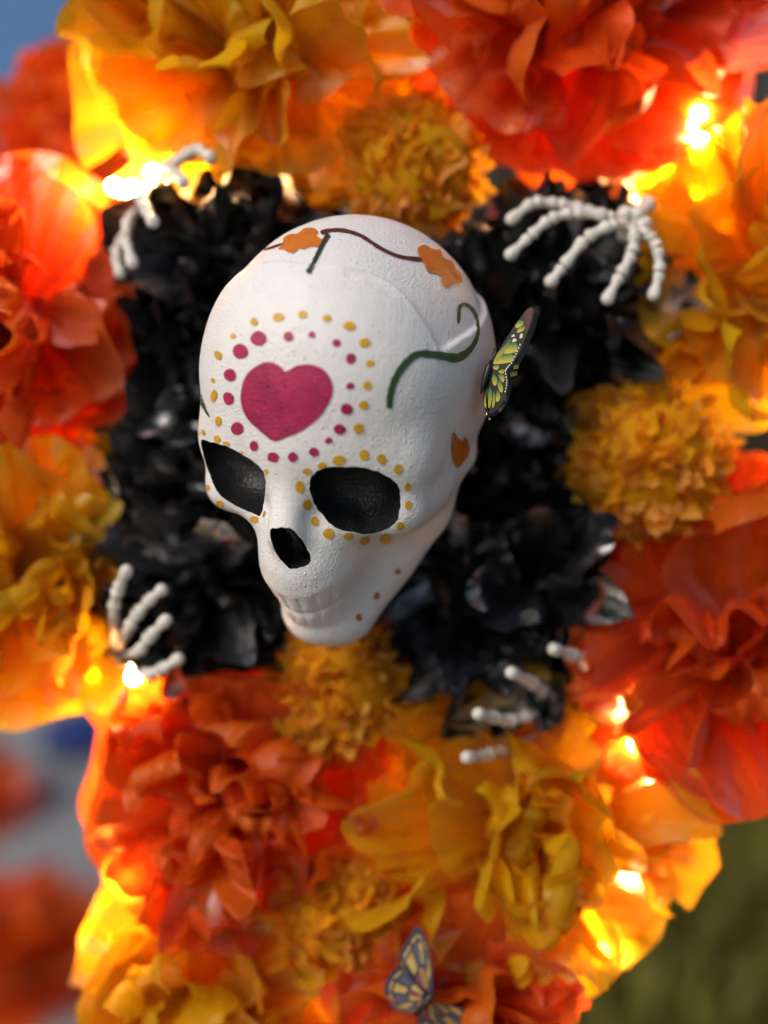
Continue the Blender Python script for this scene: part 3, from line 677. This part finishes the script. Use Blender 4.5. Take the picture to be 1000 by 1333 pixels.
def plate(name, outline, plane, mat, parent, org, th=.0003, lift=0.0):
    top = [plane(*p)+lift*NRM[0]-org for p in outline]; n = len(top)
    V = top+[p-NRM[0]*th for p in top]
    v2, e, f, *_ = delaunay_2d_cdt([Vector((p[0], p[1])) for p in outline], [(i, (i+1) % n) for i in range(n)], [], 1, 1e-6)
    if len(v2) != n: f = [tuple(range(n))]
    F = []
    for q in f:
        a, b, c = [V[i] for i in q[:3]]
        if (b-a).cross(c-a).dot(NRM[0]) < 0: q = q[::-1]
        F.append(tuple(q)); F.append(tuple(i+n for i in q[::-1]))
    for i in range(n): F.append((i, (i+1) % n, n+(i+1) % n, n+i))
    o = mesh_obj(name, V, F, mat, parent, False); return o
NRM = [Vector((0, 0, 1))]
hr = hit(628, 490, bv)[0]
def B3(x, y): return (600+x/7.41, 380+y/7.41)
def plane_at(root, slope):
    sx, sy = slope
    NRM[0] = Vector((-sx, -sy, 1)).normalized()
    def f(px, py):                         # where the line of sight meets the wing's plane
        d = P(px, py)-EYE; k = (root-EYE).dot(NRM[0])/d.dot(NRM[0]); return EYE+d*k
    return f
root = P(641, 478, hr.z+.012)
bf = empty('butterfly', FRAME @ Matrix.Translation(root)); tag(bf, 'small green and yellow butterfly clinging to the side of the skull', 'butterfly')
pl = plane_at(root, (.5, .1))
UPW = [(290, 725), (330, 620), (400, 510), (470, 400), (560, 270), (640, 165), (690, 150), (705, 185), (680, 300), (630, 420), (590, 530), (530, 640), (470, 715), (420, 735), (330, 745)]
LOW = [(290, 735), (420, 738), (445, 790), (450, 870), (440, 960), (410, 1050), (350, 1130), (280, 1175), (230, 1140), (212, 1060), (215, 950), (245, 830)]
wu = plate('forewing', [B3(*p) for p in smooth_closed(UPW, 3)], pl, M_WBLK, bf, root)
NRMs = NRM[0].copy()
wl_ = plate('hindwing', [B3(*p) for p in smooth_closed(LOW, 3)], pl, M_WBLK, bf, root, lift=-.0006)
UC = [[(318, 688), (345, 610), (410, 530), (472, 462), (480, 485), (430, 570), (380, 635), (335, 690)], [(420, 590), (445, 530), (490, 492), (540, 490), (537, 570), (480, 592)], [(335, 692), (375, 630), (415, 598), (500, 602), (507, 655), (460, 682)], [(528, 330), (560, 275), (608, 283), (600, 318), (545, 348)], [(543, 392), (560, 352), (616, 325), (612, 365), (580, 385)], [(310, 732), (340, 700), (372, 716), (350, 752)]]
LC = [[(360, 765), (405, 740), (412, 780), (385, 785)], [(298, 830), (320, 795), (350, 850), (330, 905), (305, 880)], [(355, 800), (400, 790), (420, 830), (405, 872), (380, 845)], [(350, 890), (370, 850), (405, 920), (390, 972), (365, 940)], [(338, 1055), (345, 945), (375, 985), (372, 1040)], [(300, 1110), (308, 970), (332, 985), (322, 1090)], [(262, 1120), (270, 930), (297, 960), (290, 1070)], [(222, 1090), (225, 1000), (245, 930), (264, 960), (248, 1110)]]
for c in UC: plate('wing_cell', [B3(*p) for p in smooth_closed(c, 3)], pl, M_WCEL, wu, root, .0001, .00025)
for c in LC: plate('wing_cell', [B3(*p) for p in smooth_closed(c, 3)], pl, M_WCEL, wl_, root, .0001, -.00035)
plate('wing_tip', [B3(*p) for p in smooth_closed([(600, 235), (645, 175), (685, 160), (697, 190), (672, 300), (640, 380), (620, 360), (628, 280)], 3)], pl, M_WTIP, wu, root, .0001, .0002)
for c in ([(488, 435), (510, 408), (522, 428)], [(493, 480), (518, 448), (541, 466), (525, 478)], [(569, 447), (578, 405), (600, 408), (592, 440)]): plate('wing_spot', [B3(*p) for p in smooth_closed(c, 3)], pl, M_WHT, wu, root, .0001, .00025)
mg = smooth_open([(572, 510), (545, 570), (520, 625), (490, 685), (455, 725), (430, 760)], 4)
for i, p in enumerate(mg[::2]): plate('wing_spot', [B3(p.x+7*math.cos(a), p.y+11*math.sin(a)) for a in np.linspace(0, 6.28, 9)[:-1]], pl, M_WHT, wu, root, .0001, .00025)
mg = smooth_open([(430, 790), (440, 850), (438, 900), (425, 960)], 4)
for i, p in enumerate(mg[::2]): plate('wing_spot', [B3(p.x+6*math.cos(a), p.y+10*math.sin(a)) for a in np.linspace(0, 6.28, 9)[:-1]], pl, M_WHT, wl_, root, .0001, -.00035)
pl2 = plane_at(root-Vector((-.001, 0, .004)), (-.75, .0))    # the far pair of wings, folded behind
wf = plate('forewing', [(p[0]+5, p[1]+7) for p in [B3(*p) for p in smooth_closed(UPW, 3)]], pl2, M_WBLK, bf, root)
wh = plate('hindwing', [(p[0]+6, p[1]+3) for p in [B3(*p) for p in smooth_closed(LOW, 3)]], pl2, M_WBLK, bf, root, lift=-.0005)
for c in ([(505, 710), (560, 690), (550, 740), (510, 745)], [(470, 780), (540, 760), (540, 800), (480, 820)]): plate('wing_cell', [B3(*p) for p in c], pl2, M_WCEL, wf, root, .0001, .0003)
for c in ([(350, 1130), (420, 1080), (410, 1110), (370, 1160)], [(410, 1020), (440, 1010), (430, 1060)]): plate('wing_cell', [B3(*p) for p in c], pl2, M_WCEL, wh, root, .0001, .0003)
bd = [P(*B3(x, y), root.z-.001)-root for x, y in ((300, 660), (275, 720), (245, 800), (215, 900), (195, 980))]
v, f = tube(bd, [.0008, .0018, .0016, .0012, .0004], 10); mesh_obj('body', v, f, M_WBLK, bf)
for dx in (0, 10):
    v, f = tube([bd[0], P(*B3(310+dx*3, 600), root.z+.004)-root, P(*B3(330+dx*6, 540), root.z+.006)-root], [.0002]*3, 5); mesh_obj('antenna', v, f, M_WBLK, bf)
# the second butterfly, on the flower at the wreath's foot
def B8(x, y): return (480+x/6.25, 1180+y/6.25)
r2 = P(*B8(480, 740), .052)
b2 = empty('butterfly', FRAME @ Matrix.Translation(r2)); tag(b2, 'butterfly with blue, tan and maroon patterned wings resting on orange red flower', 'butterfly')
M_W1 = plain('slate_blue_wing', (.028, .03, .065), .5, ns=120, nvar=.4); M_W2 = plain('tan_yellow_wing', (.50, .34, .09), .5, ns=150, nvar=.5); M_W4 = plain('grey_blue_wing', (.09, .09, .14), .5, ns=150, nvar=.4); M_W3 = plain('maroon_wing', (.22, .05, .07), .5, ns=120, nvar=.5)
WINGS = [('forewing', [(380, 170), (330, 250), (250, 390), (265, 480), (370, 620), (480, 740), (520, 680), (515, 500), (480, 310), (430, 195)], (.35, 0)), ('hindwing', [(250, 490), (160, 570), (128, 690), (180, 810), (260, 860), (370, 865), (480, 750), (380, 620), (300, 520)], (.3, .1)),
         ('forewing', [(520, 800), (600, 790), (700, 815), (800, 850), (860, 960), (840, 1050), (700, 1060), (560, 960)], (-.35, .2)), ('hindwing', [(480, 830), (540, 960), (600, 1060), (520, 1150), (400, 1130), (380, 980), (420, 880)], (-.2, .3))]
for i, (nm, ol, slope) in enumerate(WINGS):
    pp = plane_at(r2+Vector((0, 0, .0015*(i % 2))), slope)
    w = plate(nm, [B8(*p) for p in smooth_closed(ol, 3)], pp, M_W1, b2, r2)
    c = sum((Vector(p) for p in ol), Vector((0, 0)))/len(ol)
    ol = smooth_closed(ol, 2); rt = Vector((480, 745)); n = len(ol); rq = random.Random(i)
    for k in range(0, n, 2):
        a_, b_ = ol[k], ol[(k+2) % n]
        if (a_-rt).length < 130 or (b_-rt).length < 130: continue
        for s0, s1, m_ in ((.15, .45, M_W3 if k % 4 else M_W2), (.5, .80, M_W2 if k % 4 else M_W4), (.86, .91, M_W2)):
            m0, m1 = a_+(b_-a_)*.12, b_+(a_-b_)*.12
            plate('wing_patch', [B8(*(rt+(q-rt)*t_)) for q, t_ in ((m0, s0), (m0, s1), (m1, s1), (m1, s0))], pp, m_, w, r2, .0001, .0003)
v, f = tube([P(*B8(x, y), r2.z+.002)-r2 for x, y in ((545, 690), (500, 740), (440, 810), (375, 890))], [.001, .002, .0017, .0006], 10); mesh_obj('body', v, f, M_WBLK, b2)
for dx in (0, 30):
    v, f = tube([P(*B8(545, 690), r2.z+.002)-r2, P(*B8(570+dx, 620), r2.z+.004)-r2, P(*B8(610+dx*2, 570), r2.z+.005)-r2], [.0002]*3, 5); mesh_obj('antenna', v, f, M_WBLK, b2)

# ------------------------------------------------------------------ blurred things further back
def behind(px, py, dist):
    o = W((0, 0, D)); d = (W(P(px, py))-o).normalized(); return o+d*dist
def look_mat(p): return Matrix.Translation(p) @ FRAME.to_3x3().to_4x4()
p = behind(150, 195, 1.0)
pompom(0, 0, 0, .095, 'red', 'out of focus dull red plastic flower hanging behind the wreath before the blue wall', (0, 0), 71, (9, 10, 8, 5), mat=look_mat(p))
for i, (px, py, rp, kind, lab) in enumerate(((35, 1290, 105, 'red', 'out of focus dark red plastic flower lying on the grey paving'), (-40, 1075, 75, 'red', 'out of focus orange flower at the edge of the grey paving'))):
    g = ground_at(px, py); dist = (g-W((0, 0, D))).length; rr = rp*S/D*dist
    pompom(0, 0, 0, rr, kind, lab, (0, 0), 80+i, (6, 8, 8, 5), mat=Matrix.Translation((g.x, g.y, .03+rr*.15)))
g = ground_at(108, 985)
V, F = sphere_mesh(.10, 22, 12, .45)
V = [Vector(v)*(1+.35*noise.noise(Vector(v)*22)) for v in V]
bb = mesh_obj('cloth_bundle', V, F, plain('dark_blue_cloth', (.012, .03, .16), .7, ns=20, nvar=.3)); bb.location = (g.x, g.y, .065)
tag(bb, 'out of focus crumpled dark blue cloth bundle on the grey paving', 'cloth')
